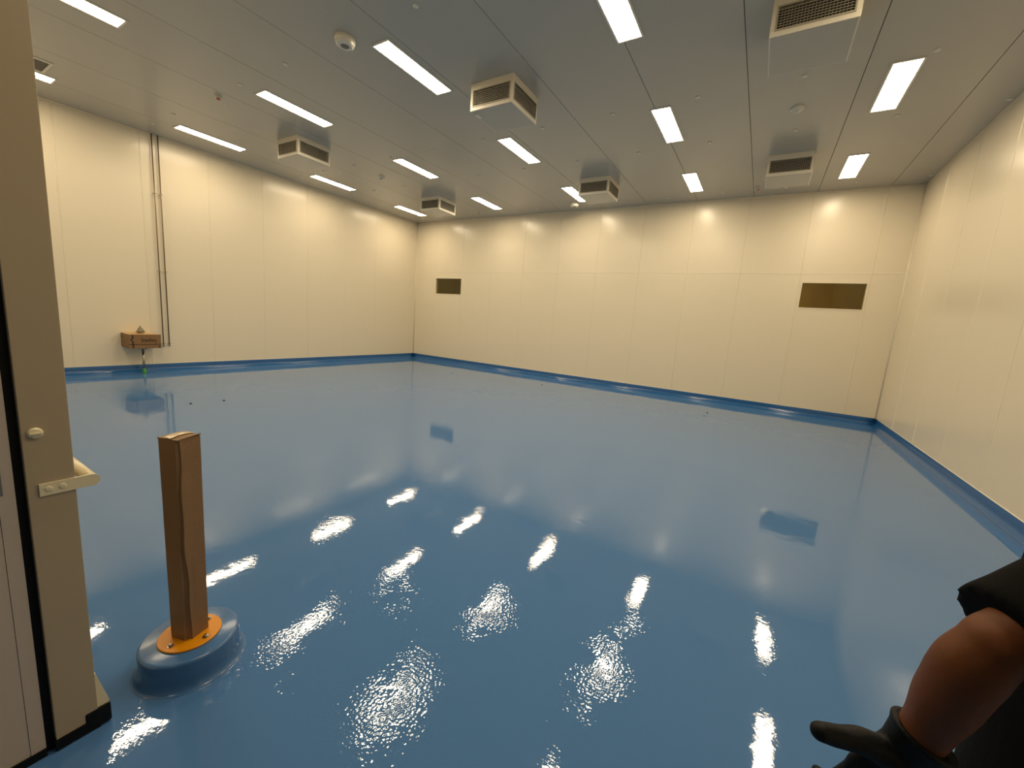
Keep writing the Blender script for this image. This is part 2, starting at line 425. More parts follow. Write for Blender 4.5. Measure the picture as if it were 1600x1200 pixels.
# ------------------------------------------------------------------ square air diffusers
def diffuser_parts(root):
    S = 0.345; D = 0.35; parts = []
    bm = bmesh.new(); t = 0.02
    zt, zb, e = -0.102, -D+0.062, 0.052           # grille opening limits
    box(bm, -S, S, -S, S, zt, 0.0)                # upper band
    box(bm, -S, S, -S, S, -D, zb, 0.004)          # lower tray
    for sx in (-1, 1):
        for sy in (-1, 1):
            box(bm, *sorted((sx*S, sx*(S-e))), *sorted((sy*S, sy*(S-e))), zb, zt)
    parts.append(ob('housing', bm, M_WHITE, root))
    bm = bmesh.new(); box(bm, -S+0.012, S-0.012, -S+0.012, S-0.012, -D-0.004, -D, 0.001); parts.append(ob('bottom_plate', bm, M_CEIL, root))
    bm = bmesh.new(); box(bm, -S+0.05, S-0.05, -S+0.05, S-0.05, zb, zt); parts.append(ob('duct_core', bm, M_DUCT, root))
    bm = bmesh.new(); W = S-e; h = zt-zb; y = -S
    # proud rim of the grille
    for (a, b, c, d) in ((-W-0.014, W+0.014, zb-0.014, zb), (-W-0.014, W+0.014, zt, zt+0.014), (-W-0.014, -W, zb, zt), (W, W+0.014, zb, zt)):
        box(bm, a, b, y-0.006, y+0.01, c, d)
    n = 22
    for k in range(1, n): x = -W+2*W*k/n; box(bm, x-0.0022, x+0.0022, y+0.010, y+0.016, zb, zt)
    n = 8
    for k in range(1, n):
        z = zb+h*k/n; box(bm, -W, W, y+0.000, y+0.009, z-0.0022, z+0.0022)
    gr = ob('grille', bm, M_GRILLE, root); parts.append(gr)
    for k in (1, 2, 3):
        g = gr.copy(); COL.objects.link(g); g.parent = root; g.rotation_euler = (0, 0, k*PI/2); parts.append(g)
    return parts
dpos = [((-3.605, 5.275), 'boxy white air diffuser in the middle of the ceiling, small tag below'),
        ((-8.44, 5.275), 'boxy white air diffuser between the two light columns nearest the left wall'),
        ((-3.605, 9.26), 'boxy white air diffuser half covering a light panel near the back wall'),
        ((-8.37, 9.24), 'boxy white air diffuser in the far left corner of the ceiling'),
        ((-0.005, 9.24), 'boxy white air diffuser by the back wall, nearest the right hand window'),
        ((-0.005, 5.275), 'boxy white air diffuser cut off by the top edge of the photo')]
D0 = empty('air_diffuser', (*dpos[0][0], H)); root_children['air_diffuser'] = diffuser_parts(D0)
tag(D0, dpos[0][1], 'air diffuser', 'square air diffusers under the ceiling')
for (p, lb) in dpos[1:]: dup(D0, (*p, H), lb)
bm = bmesh.new(); box(bm, -0.035, 0.035, -0.06, 0.06, -0.360, -0.354, 0.002); o = ob('identification_tag', bm, M_PLAST, D0); o.location = (-0.30, -0.20, 0)
o['label'] = 'small white tag on the underside'
# flush exhaust opening with grille, half hidden by the door
ev = empty('exhaust_grille', ((EV[0]+EV[1])/2, (EV[2]+EV[3])/2, H)); a = (EV[1]-EV[0])/2; c = (EV[3]-EV[2])/2
tag(ev, 'dark square exhaust opening in the ceiling beside the sliding door edge', 'vent')
bm = bmesh.new(); box(bm, -a-0.05, a+0.05, c, c+0.03, -0.012, 0.001); box(bm, -a-0.05, a+0.05, -c-0.03, -c, -0.012, 0.001)
box(bm, -a-0.05, -a, -c, c, -0.012, 0.001); box(bm, a, a+0.05, -c, c, -0.012, 0.001); ob('frame', bm, M_WHITE, ev)
bm = bmesh.new(); box(bm, -a, a, -c, c, 0.10, 0.11); box(bm, -a, a, c, c+.01, 0, .1); box(bm, -a, a, -c-.01, -c, 0, .1); box(bm, a, a+.01, -c, c, 0, .1); box(bm, -a-.01, -a, -c, c, 0, .1)
ob('duct', bm, M_GREYP, ev)
bm = bmesh.new()
for k in range(1, 40): box(bm, -a, a, -c+2*c*k/40-0.0035, -c+2*c*k/40+0.0035, -0.002, 0.004)
ob('grille', bm, M_GREYP, ev)

# ------------------------------------------------------------------ detectors, speakers, caps
def speaker(loc, s, label):
    r = empty('ceiling_speaker', loc); tag(r, label, 'speaker', 'round ceiling speakers')
    bm = bmesh.new(); lathe(bm, [(0.118*s, 0), (0.120*s, -0.012), (0.120*s, -0.035), (0.112*s, -0.045), (0.112*s, -0.05), (0.105*s, -0.075), (0.085*s, -0.088), (0.05*s, -0.088)], n=48)
    ob('housing', bm, M_PLAST, r, False)
    bm = bmesh.new(); lathe(bm, [(0.050*s, -0.089), (0.048*s, -0.0905), (0.02*s, -0.092)], n=40)
    ob('speaker_mesh', bm, M_GREYP, r, True)
speaker((-4.788, 3.517, H), 1.0, 'round white ceiling speaker with grey centre, between two long light panels')
speaker((-4.775, 10.60, H), 1.0, 'round ceiling speaker close to the back wall, beside the middle light panel')
def detector(name, loc, r0, lens, label, cat='detector'):
    r = empty(name, loc); tag(r, label, cat)
    bm = bmesh.new(); lathe(bm, [(r0, 0), (r0, -0.014), (r0*0.92, -0.022), (r0*0.7, -0.026), (r0*0.62, -0.042), (r0*0.4, -0.048)], n=36)
    ob('housing', bm, M_PLAST, r, False)
    bm = bmesh.new(); lathe(bm, [(r0*0.38, -0.047), (r0*0.36, -0.056), (r0*0.15, -0.060)], n=24); ob('lens', bm, lens, r, True)
    return r
detector('smoke_detector', (-0.029, 7.257, H), 0.085, M_PLAST, 'round white smoke detector between the two diffusers on the right')
detector('ceiling_sensor', (-8.41, 7.223, H), 0.075, M_GREYP, 'round grey ceiling sensor between two light panels on the left')
def beacon(loc, label):
    r = empty('indicator_lamp', loc); tag(r, label, 'indicator lamp')
    bm = bmesh.new(); lathe(bm, [(0.045, 0), (0.045, -0.03), (0.04, -0.036)], n=28); ob('base', bm, M_PLAST, r, False)
    bm = bmesh.new(); lathe(bm, [(0.026, -0.035), (0.025, -0.052), (0.018, -0.060), (0.007, -0.062)], n=28); ob('lens', bm, M_ORANGE, r, True)
beacon((-7.971, 3.535, H), 'white ceiling fitting with orange lens, upper left of the photo')
beacon((-0.518, 10.618, H), 'small orange ceiling lamp by the back wall, left of the right diffuser')
beacon((-7.974, 10.62, H), 'small dark ceiling lamp by the back wall, far left, beside a light panel')
capx = [2.24, 1.17, -0.01, -1.214, -2.405, -3.61, -4.83, -6.03, -7.22, -8.42, -9.55, -10.45]
capy = [10.79, 7.965, 6.445, 3.505]
ordn = ['first', 'second', 'third', 'fourth', 'fifth', 'sixth', 'seventh', 'eighth', 'ninth', 'tenth', 'eleventh', 'twelfth']
bm = bmesh.new(); lathe(bm, [(0.034, 0), (0.033, -0.006), (0.022, -0.011), (0.008, -0.012)], n=20)
C0 = ob('hanger_stud', bm, M_PLAST, None, True, (capx[1], capy[0], H))
skip = {(5, 3 - 3)}
first = True
for j, y in enumerate(capy):
    for i, x in enumerate(capx):
        if any(abs(x-px) < 0.42 and abs(y-py) < 0.42 for (px, py), _ in dpos): continue
        if j == 3 and i in (6, 9): continue
        c = C0 if first else C0.copy()
        if not first: COL.objects.link(c)
        first = False
        c.location = (x, y, H)
        tag(c, 'small white ceiling stud, %s from right wall, %s row from back wall' % (ordn[i], ordn[j]), 'ceiling stud', 'round studs on the ceiling')

# ------------------------------------------------------------------ conduits on the left wall
def conduit(y, label, zb):
    r = empty('wall_pipe', (XL, y, zb)); tag(r, label, 'pipe', 'pipes on the left wall')
    bm = bmesh.new(); tube(bm, [(0.05, 0, 0), (0.05, 0, H-zb)], 0.0105, 14); ob('pipe', bm, M_BRONZE, r, True)
    for z in (2.055+1.66, 0.475+1.66, 0.60):
        bm = bmesh.new(); box(bm, 0.0, 0.044, -0.006, 0.006, z-zb-0.006, z-zb+0.006)
        lathe(bm, [(0.016, z-zb-0.009), (0.016, z-zb+0.009)], c=(0.05, 0, 0), n=20); box(bm, 0.044, 0.056, -0.032, 0.032, z-zb-0.005, z-zb+0.005)
        ob('pipe_clamp', bm, M_STEEL, r)
    bm = bmesh.new(); lathe(bm, [(0.014, -0.02), (0.016, 0.0), (0.016, 0.03), (0.0125, 0.05)], c=(0.05, 0, 0), n=20); ob('end_fitting', bm, M_STEEL, r, True)
conduit(3.688, 'thin metal pipe down the left wall, nearer the cardboard carton', 0.545)
conduit(3.79, 'thin metal pipe down the left wall, farther from the carton', 0.56)

# ------------------------------------------------------------------ hand basin covered with a carton
BX, BY0, BY1, BZ0, BZ1 = XL+0.45, 3.006, 3.515, 0.545, 0.825
bs = empty('wash_basin', (XL, 3.26, 0.0)); tag(bs, 'steel basin under the wall carton, with drain pipe and green cap at the floor', 'basin')
bm = bmesh.new(); loft(bm, [((0.22, 0.02, 0.495), (0.03, 0, 0), (0, 0.03, 0)), ((0.22, 0.02, 0.51), (0.07, 0, 0), (0, 0.08, 0)), ((0.22, 0.02, 0.543), (0.10, 0, 0), (0, 0.13, 0))], 28); ob('bowl', bm, M_STEEL, bs, True)
bm = bmesh.new(); tube(bm, [(0.22, 0.02, 0.0), (0.22, 0.02, 0.50)], 0.019, 16); ob('drain_pipe', bm, M_STEEL, bs, True)
bm = bmesh.new(); lathe(bm, [(0.042, 0.0), (0.042, 0.012), (0.034, 0.03), (0.030, 0.075), (0.022, 0.10)], c=(0.22, 0.02, 0), n=24); ob('green_pipe_cap', bm, M_GREEN, bs, True)
for k in range(6):
    y = -0.07+0.045*k; l = random.uniform(0.02, 0.06); q = random.uniform(-.03, .03)
    bm = bmesh.new(); tube(bm, [(0.30+q, y, 0.542), (0.30+q, y+random.uniform(-.015, .015), 0.542-l)], [0.007, 0.003], 6); ob('plastic_shred', bm, M_WRAP, bs)
ct = empty('cardboard_carton', (XL, (BY0+BY1)/2, BZ0)); tag(ct, 'brown printed cardboard carton set over the basin on the left wall', 'carton')
hy, hz = (BY1-BY0)/2, BZ1-BZ0
bm = bmesh.new(); t = 0.005
box(bm, 0.445, 0.45, -hy, hy, 0, hz); box(bm, 0.004, 0.445, -hy, -hy+t, 0, hz); box(bm, 0.004, 0.445, hy-t, hy, 0, hz); box(bm, 0.004, 0.009, -hy+t, hy-t, 0, hz)
ob('carton_body', bm, M_CARD, ct)
bm = bmesh.new(); box(bm, 0.009, 0.445, -hy+t, hy-t, hz-t, hz+0.001); ob('carton_top', bm, M_CARD2, ct)
bm = bmesh.new(); v = [(0.01, -hy+0.01, hz), (0.16, -hy+0.01, hz), (0.15, hy-0.12, hz), (0.01, hy-0.12, hz)]
top = [(p[0], p[1], p[2]+0.010) for p in v]
V0 = [bm.verts.new(p) for p in v]; V1 = [bm.verts.new(p) for p in top]
for k in range(4): bm.faces.new((V0[k], V0[(k+1) % 4], V1[(k+1) % 4], V1[k]))
bm.faces.new(V0[::-1]); bm.faces.new(V1); ob('carton_flap', bm, M_CARD2, ct)
bm = bmesh.new(); X0, X1 = 0.4502, 0.4512     # printed front face: stripe, zigzag band
def st(y0, y1, z0, z1): box(bm, X0, X1, y0, y1, z0, z1)
st(-hy+0.001, hy-0.002, 0.068, 0.084)
ob('printed_line', bm, M_INK, ct); bm = bmesh.new()
st(-hy+0.045, -hy+0.072, 0.0, 0.13); st(-hy+0.042, -hy+0.070, 0.20, 0.268)
for k in range(10):
    q = k/10; st(-hy+0.042-0.028*(1-abs(2*q-1)), -hy+0.070-0.028*(1-abs(2*q-1)), 0.13+0.07*q, 0.13+0.07*(q+0.1))
ob('printed_zigzag', bm, M_INK, ct); bm = bmesh.new(); st(hy-0.045, hy-0.015, 0.012, 0.045)
ob('printed_mark', bm, M_INK, ct); bm = bmesh.new()
box(bm, 0.02, 0.10, -hy-0.001, -hy-0.0002, 0.20, 0.222)
ob('printed_side_mark', bm, M_INK, ct)
cu = bpy.data.curves.new('lettering', 'FONT'); cu.body = 'Smeedberg'; cu.size = 0.10; cu.extrude = 0.0005; cu.offset = 0.0025; cu.align_x = 'CENTER'; cu.shear = 0.0
to = bpy.data.objects.new('lettering_src', cu); COL.objects.link(to)
dg = bpy.context.evaluated_depsgraph_get(); me = bpy.data.meshes.new_from_object(to.evaluated_get(dg)); bpy.data.objects.remove(to)
me.materials.clear(); me.materials.append(M_INK)
tx = bpy.data.objects.new('lettering', me); COL.objects.link(tx); tx.parent = ct
tx.matrix_local = Matrix(((0, 0, 1, 0.4507), (0.55, 0, 0, 0.055), (0, 1, 0, 0.135), (0, 0, 0, 1)))
bm = bmesh.new(); hr = random.Random(3)
secs = [(0.0, 0.052), (0.02, 0.066), (0.05, 0.058), (0.085, 0.036), (0.12, 0.014), (0.145, 0.004)]
rings = []
for (z, rr) in secs: rings.append([bm.verts.new((rr*(1+hr.uniform(-.18, .18))*math.cos(2*PI*k/14), rr*(1+hr.uniform(-.18, .18))*math.sin(2*PI*k/14), z)) for k in range(14)])
for a_, b_ in zip(rings, rings[1:]):
    for k in range(14): bm.faces.new((a_[k], a_[(k+1) % 14], b_[(k+1) % 14], b_[k]))
bm.faces.new(rings[0][::-1]); bm.faces.new(rings[-1])
tag(ob('wrapped_tap', bm, M_WRAP, None, False, (XL+0.20, 3.265, BZ1+0.020)), 'pointed grey plastic bundle sitting on top of the wall carton', 'wrapped tap')

# ------------------------------------------------------------------ bollard
PX, PY = -2.045, 0.713
bo = empty('bollard', (PX, PY, 0)); tag(bo, 'bollard on a round blue plinth with bolted orange base plate', 'bollard')
PH = 0.130
bm = bmesh.new()
prof = [(0.215, -0.002), (0.210, 0.001), (0.202, 0.005), (0.195, 0.013), (0.190, 0.026), (0.187, 0.050), (0.186, PH-0.014), (0.184, PH-0.007), (0.180, PH-0.002), (0.173, PH), (0.02, PH)]
lathe(bm, prof, n=72); ob('plinth', bm, M_PLINTH, bo, True)
bm = bmesh.new(); lathe(bm, [(0.116, PH), (0.118, PH+0.002), (0.118, PH+0.007), (0.116, PH+0.009), (0.02, PH+0.009)], n=64); ob('base_plate', bm, M_YEL, bo, False)
A0 = math.atan2(0.028, 0.087)
for k in range(4):
    a_ = A0-PI/4*0+k*PI/2-PI/2*0+0.0
    bx_, by_ = 0.088*math.cos(a_+PI/2*0), 0.088*math.sin(a_)
    bm = bmesh.new(); lathe(bm, [(0.013, PH+0.009), (0.013, PH+0.011), (0.0085, PH+0.0112), (0.0085, PH+0.018), (0.006, PH+0.020)], c=(bx_, by_, 0), n=6 if k % 2 else 16)
    ob('bolt', bm, M_STEEL, bo)
bm = bmesh.new(); lathe(bm, [(0.038, PH+0.009), (0.038, 1.02)], n=32); ob('post', bm, M_YEL, bo, True)
# cardboard sleeve slipped over the post
cs = empty('cardboard_sleeve', (PX, PY, PH+0.0095), A0); tag(cs, 'tall creased brown cardboard sleeve over the bollard post', 'cardboard sleeve')
HS = 0.93; N = 46; bm = bmesh.new(); rings = []
def ring(z, t):
    h = 0.0475+0.002*t
    ch = 0.026*(1-t*0.60)                                  # flattened front corner
    wv = 0.0035*math.sin(z*9)+0.0025*math.sin(z*23+1)
    pts = [(-h, -h), (h-ch*0.80+wv*0.2, -h-0.001), (h-ch*0.74+wv*0.2, -h+0.008*(1-t*.5)), (h-0.009*(1-t*.5), -h+ch*0.55+wv), (h+0.001, -h+ch*0.62+wv), (h, -h+0.03), (h, 0), (h, h), (h-0.004, h+0.001), (-h+0.004, h), (-h, h-0.004), (-h, 0)]
    out = []
    for i, (x, y) in enumerate(pts):
        d = 0.0022*noise.noise(Vector((x*20, y*20, z*7)))
        out.append((x+d, y-d, z))
    return out
for i in range(N+1):
    t = i/N; rings.append([bm.verts.new(p) for p in ring(HS*t, t)])
m = len(rings[0])
for r0, r1 in zip(rings, rings[1:]):
    for k in range(m): bm.faces.new((r0[k], r0[(k+1) % m], r1[(k+1) % m], r1[k]))
ob('sleeve_wall', bm, M_CARD, cs)
bm = bmesh.new()                                            # folded lid, slightly bulged
h = 0.0515; g = 8; vs_ = [[bm.verts.new((-h+2*h*i/g, -h+2*h*j/g, HS+0.004+0.008*math.sin(PI*i/g)*math.sin(PI*j/g)+(0.006 if i == g else 0)*(j/g))) for j in range(g+1)] for i in range(g+1)]
vb = [[bm.verts.new((v.co.x, v.co.y, v.co.z-0.005)) for v in row] for row in vs_]
for i in range(g):
    for j in range(g):
        bm.faces.new((vs_[i][j], vs_[i+1][j], vs_[i+1][j+1], vs_[i][j+1])); bm.faces.new((vb[i][j], vb[i][j+1], vb[i+1][j+1], vb[i+1][j]))
for i in range(g):
    bm.faces.new((vs_[i][0], vb[i][0], vb[i+1][0], vs_[i+1][0])); bm.faces.new((vs_[i][g], vs_[i+1][g], vb[i+1][g], vb[i][g]))
    bm.faces.new((vs_[0][i], vs_[0][i+1], vb[0][i+1], vb[0][i])); bm.faces.new((vs_[g][i], vb[g][i], vb[g][i+1], vs_[g][i+1]))
ob('sleeve_lid', bm, M_CARD, cs)
bm = bmesh.new()                                            # clear tape over the lid and the upper edge
g = 7
for (u0, u1, v0, v1) in ((-0.022, 0.020, -0.051, 0.051),):
    A_ = [[bm.verts.new((u0+(u1-u0)*i/g, v0+(v1-v0)*j/g, HS+0.0075+0.0085*math.sin(PI*(u0+(u1-u0)*i/g+h)/(2*h))*math.sin(PI*(v0+(v1-v0)*j/g+h)/(2*h)))) for j in range(g+1)] for i in range(g+1)]
    for i in range(g):
        for j in range(g): bm.faces.new((A_[i][j], A_[i+1][j], A_[i+1][j+1], A_[i][j+1]))
ob('packing_tape', bm, M_TAPE, cs)

# ------------------------------------------------------------------ sliding door (leading edge faces the camera)
dr = empty('door_1', (-1.96, 0.271, 0)); struct(dr, 'cream insulated sliding door pushed open to the left')
TH = 0.110; DW = 3.4; DHH = 3.55
bm = bmesh.new(); box(bm, -DW, 0, 0, TH, 0.045, DHH, 0.002); ob('door_leaf', bm, M_DOOR, dr)
bm = bmesh.new(); nn = 16; top = []; bot = []
for k in range(nn+1):
    y = -0.004+(TH+0.008)*k/nn; jz = 0.004*noise.noise(Vector((y*60, 1, 0)))
    top.append((y, 0.046+0.0*k)); bot.append((y, 0.004+jz))
ringp = top+bot[::-1]
f0 = [bm.verts.new((0.004+0.003*noise.noise(Vector((y*50, z*50, 0))), y, z)) for y, z in ringp]; f1 = [bm.verts.new((-DW, y, z)) for y, z in ringp]
for k in range(len(ringp)): bm.faces.new((f0[k], f0[(k+1) % len(ringp)], f1[(k+1) % len(ringp)], f1[k]))
bm.faces.new(f0[::-1]); bm.faces.new(f1)
ob('bottom_seal', bm, M_RUB, dr)
# kick skirt on the room side, its end profile a wedge
bm = bmesh.new()
prof = [(TH, 0.228), (TH+0.003, 0.228), (TH+0.033, 0.095), (TH+0.033, 0.080), (TH, 0.078)]
a0 = [bm.verts.new((-0.004, y, z)) for y, z in prof]; a1 = [bm.verts.new((-DW, y, z)) for y, z in prof]
for k in range(5): bm.faces.new((a0[k], a0[(k+1) % 5], a1[(k+1) % 5], a1[k]))
bm.faces.new(a0); bm.faces.new(a1[::-1]); ob('kick_skirt', bm, M_HANDLE, dr)
bm = bmesh.new(); box(bm, -DW, 0.004, TH-0.035, TH+0.036, 0.006, 0.082, 0.006); ob('skirt_seal', bm, M_RUB, dr)
# pull handle: plate bolted to the leading edge, tube along the room side
hz_ = 0.992
bm = bmesh.new(); n = 12; pts = [(0.025, hz_-0.021), (0.150, hz_-0.021)]
pts += [(0.150+0.021*math.sin(PI*k/n), hz_-0.021*math.cos(PI*k/n)) for k in range(1, n)]
pts += [(0.150, hz_+0.021), (0.025, hz_+0.021)]
f0 = [bm.verts.new((0.0005, y, z)) for y, z in pts]; f1 = [bm.verts.new((0.0065, y, z)) for y, z in pts]
for k in range(len(pts)): bm.faces.new((f0[k], f0[(k+1) % len(pts)], f1[(k+1) % len(pts)], f1[k]))
bm.faces.new(f0[::-1]); bm.faces.new(f1)
hd = ob('handle', bm, M_HANDLE, dr)
bm = bmesh.new(); tube(bm, [(0.001, 0.150, hz_), (-0.42, 0.150, hz_)], 0.019, 24); ob('grip_tube', bm, M_HANDLE, hd, True)
for y in (0.046, 0.078):
    bm = bmesh.new(); lathe(bm, [(0.009, 0.0065), (0.009, 0.0085), (0.006, 0.0095)], c=(0, y, hz_+0.001), n=20, axis='x')
    lathe(bm, [(0.003, 0.0096), (0.003, 0.0100)], c=(0, y, hz_+0.001), n=10, axis='x'); sw = ob('screw', bm, M_HANDLE, hd)
bm = bmesh.new(); lathe(bm, [(0.018, 0.0), (0.018, 0.005), (0.014, 0.010), (0.006, 0.011)], c=(0, 0.030, 1.187), n=28, axis='x')
box(bm, 0.009, 0.017, 0.016, 0.044, 1.185, 1.190); ob('release_knob', bm, M_HANDLE, dr, False)
# gasket between wall and leaf
bm = bmesh.new(); box(bm, -2.012, -1.984, 0.247, 0.270, 0.0, 3.4); o = ob('trim_9', bm, M_RUB); struct(o)
# doorway lining: reveal panel with a narrow edge profile and lock strike
bm = bmesh.new(); box(bm, DX0-0.004, DX0+0.006, 0.212, 0.2475, 0.03, DH); struct(ob('trim_10', bm, M_FRAME))
bm = bmesh.new(); box(bm, DX0-0.004, DX0+0.005, YF-FT, 0.2105, 0.03, DH); struct(ob('trim_11', bm, M_FRAME))
bm = bmesh.new(); box(bm, DX0-0.004, DX0+0.012, YF-FT, 0.2475, 0.0, 0.03); struct(ob('trim_12', bm, M_RUB))
sp = empty('trim_13', (DX0+0.006, 0.205, 1.04)); struct(sp, 'small steel lock strike in the doorway lining')
bm = bmesh.new(); box(bm, 0, 0.002, -0.02, 0.018, -0.045, 0.045, 0.0008); ob('strike_plate', bm, M_STEEL, sp)
bm = bmesh.new(); box(bm, 0.002, 0.0025, -0.012, 0.010, -0.033, 0.033); ob('strike_slot', bm, M_DUCT, sp)

# corridor lamp behind the camera
cl = empty('corridor_light', (-1.2, -1.6, 3.4)); tag(cl, 'square light panel on the corridor ceiling behind the doorway', 'ceiling light')
bm = bmesh.new(); box(bm, -0.3, 0.3, -0.3, 0.3, -0.02, 0.0); ob('housing', bm, M_WHITE, cl)
bm = bmesh.new(); quad(bm, [(-0.28, -0.28, -0.021), (-0.28, 0.28, -0.021), (0.28, 0.28, -0.021), (0.28, -0.28, -0.021)]); ob('diffuser', bm, emat('corridor_diffuser', (1, 0.9, 0.8), CORR), cl)

# ------------------------------------------------------------------ little chips on the floor
def chip(x, y, s, label):
    bm = bmesh.new(); rr = random.Random(int(abs(x)*100)); n = 7
    lo = [bm.verts.new((s*(0.7+0.5*rr.random())*math.cos(2*PI*k/n), s*(0.7+0.5*rr.random())*math.sin(2*PI*k/n), 0)) for k in range(n)]
    hi = [bm.verts.new((v.co.x*0.6, v.co.y*0.6, s*(0.4+0.3*rr.random()))) for v in lo]
    for k in range(n): bm.faces.new((lo[k], lo[(k+1) % n], hi[(k+1) % n], hi[k]))
    bm.faces.new(lo[::-1]); bm.faces.new(hi)
    tag(ob('debris_chip', bm, M_CHIP, None, False, (x, y, 0.001)), label, 'debris', 'dark chips on the blue floor')
chip(-7.470, 2.771, 0.022, 'dark chip on the blue floor in front of the wall carton, the left of two')
chip(-7.423, 3.216, 0.022, 'dark chip on the blue floor in front of the wall carton, the right of two')
chip(-7.574, 9.240, 0.016, 'tiny dark chip on the floor near the far left room corner')
chip(-4.864, 9.755, 0.019, 'tiny dark chip on the floor below the middle of the back wall')
chip(-0.765, 9.551, 0.022, 'dark chip near the back right skirting, the upper of two')
chip(-0.780, 9.109, 0.014, 'dark chip near the back right skirting, the lower of two')
# ------------------------------------------------------------------ person by the right edge, facing left
pr = empty('person', (0.62, 1.04, 0)); tag(pr, 'person in black T-shirt and black gloves at the right edge, forearm bare', 'person')
pr_o = Vector(pr.location)
def rel(p): return Vector(p)-pr_o
V = Vector
SHL, ELL, WRL = V((0.545, 0.860, 1.44)), V((0.320, 0.752, 1.287)), V((0.276, 0.780, 1.062))
SHR, ELR, WRR = V((0.62, 1.22, 1.44)), V((0.72, 1.28, 1.17)), V((0.74, 1.27, 0.93))
cxp, cyp = 0.605, 1.04
def sec(x, y, z, rx, ry): return (rel((x, y, z)), (rx, 0, 0), (0, ry, 0))
bm = bmesh.new()
# torso
loft(bm, [sec(cxp, cyp, 0.86, .10, .13), sec(cxp, cyp, 0.92, .115, .165), sec(cxp-.005, cyp, 1.02, .11, .155), sec(cxp-.01, cyp, 1.14, .108, .15), sec(cxp-.005, cyp, 1.28, .115, .165),
          sec(cxp, cyp, 1.40, .105, .175), sec(cxp+.005, cyp, 1.46, .08, .15), sec(cxp+.005, cyp, 1.50, .055, .09)], 32)
# neck
loft(bm, [sec(cxp+.01, cyp, 1.44, .065, .07), sec(cxp, cyp, 1.52, .054, .056), sec(cxp-.01, cyp, 1.62, .052, .054)], 24)
# head, face towards -x
hc = V((cxp-.02, cyp, 1.69))
loft(bm, [sec(hc.x-.035, cyp, 1.565, .030, .022), sec(hc.x-.030, cyp, 1.585, .052, .040), sec(hc.x-.018, cyp, 1.62, .075, .056), sec(hc.x-.006, cyp, 1.66, .088, .068), sec(hc.x, cyp, 1.70, .094, .074),
          sec(hc.x+.002, cyp, 1.74, .096, .077), sec(hc.x+.004, cyp, 1.775, .084, .068), sec(hc.x+.004, cyp, 1.80, .055, .045), sec(hc.x+.004, cyp, 1.81, .02, .02)], 32)
fx = hc.x-.088
limb(bm, [rel((fx+.006, cyp, 1.70)), rel((fx-.012, cyp, 1.672)), rel((fx-.018, cyp, 1.658))], [.008, .011, .013], 12)   # nose
limb(bm, [rel((fx-.006, cyp-.012, 1.655)), rel((fx-.006, cyp+.012, 1.655))], [.008, .008], 10)
limb(bm, [rel((fx+.008, cyp-.03, 1.715)), rel((fx+.001, cyp, 1.712)), rel((fx+.008, cyp+.03, 1.715))], [.009, .009, .009], 12)  # brow
limb(bm, [rel((fx+.012, cyp-.01, 1.585)), rel((fx+.012, cyp+.01, 1.585))], [.016, .016], 12)  # chin
for s in (-1, 1):
    limb(bm, [rel((hc.x+.008, cyp+s*.074, 1.69)), rel((hc.x+.014, cyp+s*.082, 1.70)), rel((hc.x+.006, cyp+s*.078, 1.665))], [.010, .013, .008], 12)  # ears
# arms
limb(bm, [rel(SHL), rel(SHL.lerp(ELL, .5)), rel(ELL)], [.056, .045, .037])
d = (WRL-ELL)
limb(bm, [rel(ELL), rel(ELL+d*.20+V((-.009, -.006, 0))), rel(ELL+d*.45+V((-.006, -.004, 0))), rel(ELL+d*.75), rel(WRL)], [.034, .039, .037, .030, .025])
limb(bm, [rel(SHR), rel(SHR.lerp(ELR, .5)), rel(ELR)], [.058, .049, .043])
limb(bm, [rel(ELR), rel(ELR.lerp(WRR, .3)), rel(ELR.lerp(WRR, .7)), rel(WRR)], [.042, .046, .035, .029])
# legs
for s in (-1, 1):
    y = cyp+s*.095
    limb(bm, [rel((cxp, y, .90)), rel((cxp, y, .70)), rel((cxp-.005, y, .49)), rel((cxp+.01, y+s*.01, .36)), rel((cxp+.01, y+s*.01, .10))], [.092, .082, .058, .056, .038])
    limb(bm, [rel((cxp+.02, y+s*.01, .05)), rel((cxp-.12, y+s*.02, .035))], [.036, .028])
# simple hand cores inside the gloves
limb(bm, [rel(WRL), rel(WRL+V((-.015, 0.004, -.055)))], [.024, .02], 14); limb(bm, [rel(WRR), rel(WRR+V((-.005, 0, -.06)))], [.024, .02], 14)
body = fuse('body', bm, M_SKIN, pr, 0.007, 5)
for s in (-1, 1):
    bm = bmesh.new(); bmesh.ops.create_uvsphere(bm, u_segments=20, v_segments=14, radius=.0125); o = ob('eye', bm, M_EYE, pr, True, rel((fx+.016, cyp+s*.031, 1.695)))
    bm = bmesh.new(); bmesh.ops.create_uvsphere(bm, u_segments=14, v_segments=10, radius=.0062); ob('iris', bm, M_IRIS, o, True, (-.0078, 0, 0))
bm = bmesh.new(); limb(bm, [rel((fx+.010, cyp-.022, 1.622)), rel((fx+.001, cyp, 1.624)), rel((fx+.010, cyp+.022, 1.622))], [.004, .007, .004], 12); ob('mouth', bm, M_LIP, pr, True)
bm = bmesh.new()
loft(bm, [sec(hc.x+.030, cyp, 1.64, .066, .068), sec(hc.x+.022, cyp, 1.69, .082, .080), sec(hc.x+.016, cyp, 1.735, .092, .085), sec(hc.x+.006, cyp, 1.775, .094, .080), sec(hc.x+.004, cyp, 1.80, .074, .062), sec(hc.x+.004, cyp, 1.818, .035, .03)], 36)
fuse('hair', bm, M_HAIR, pr, 0.006, 3)
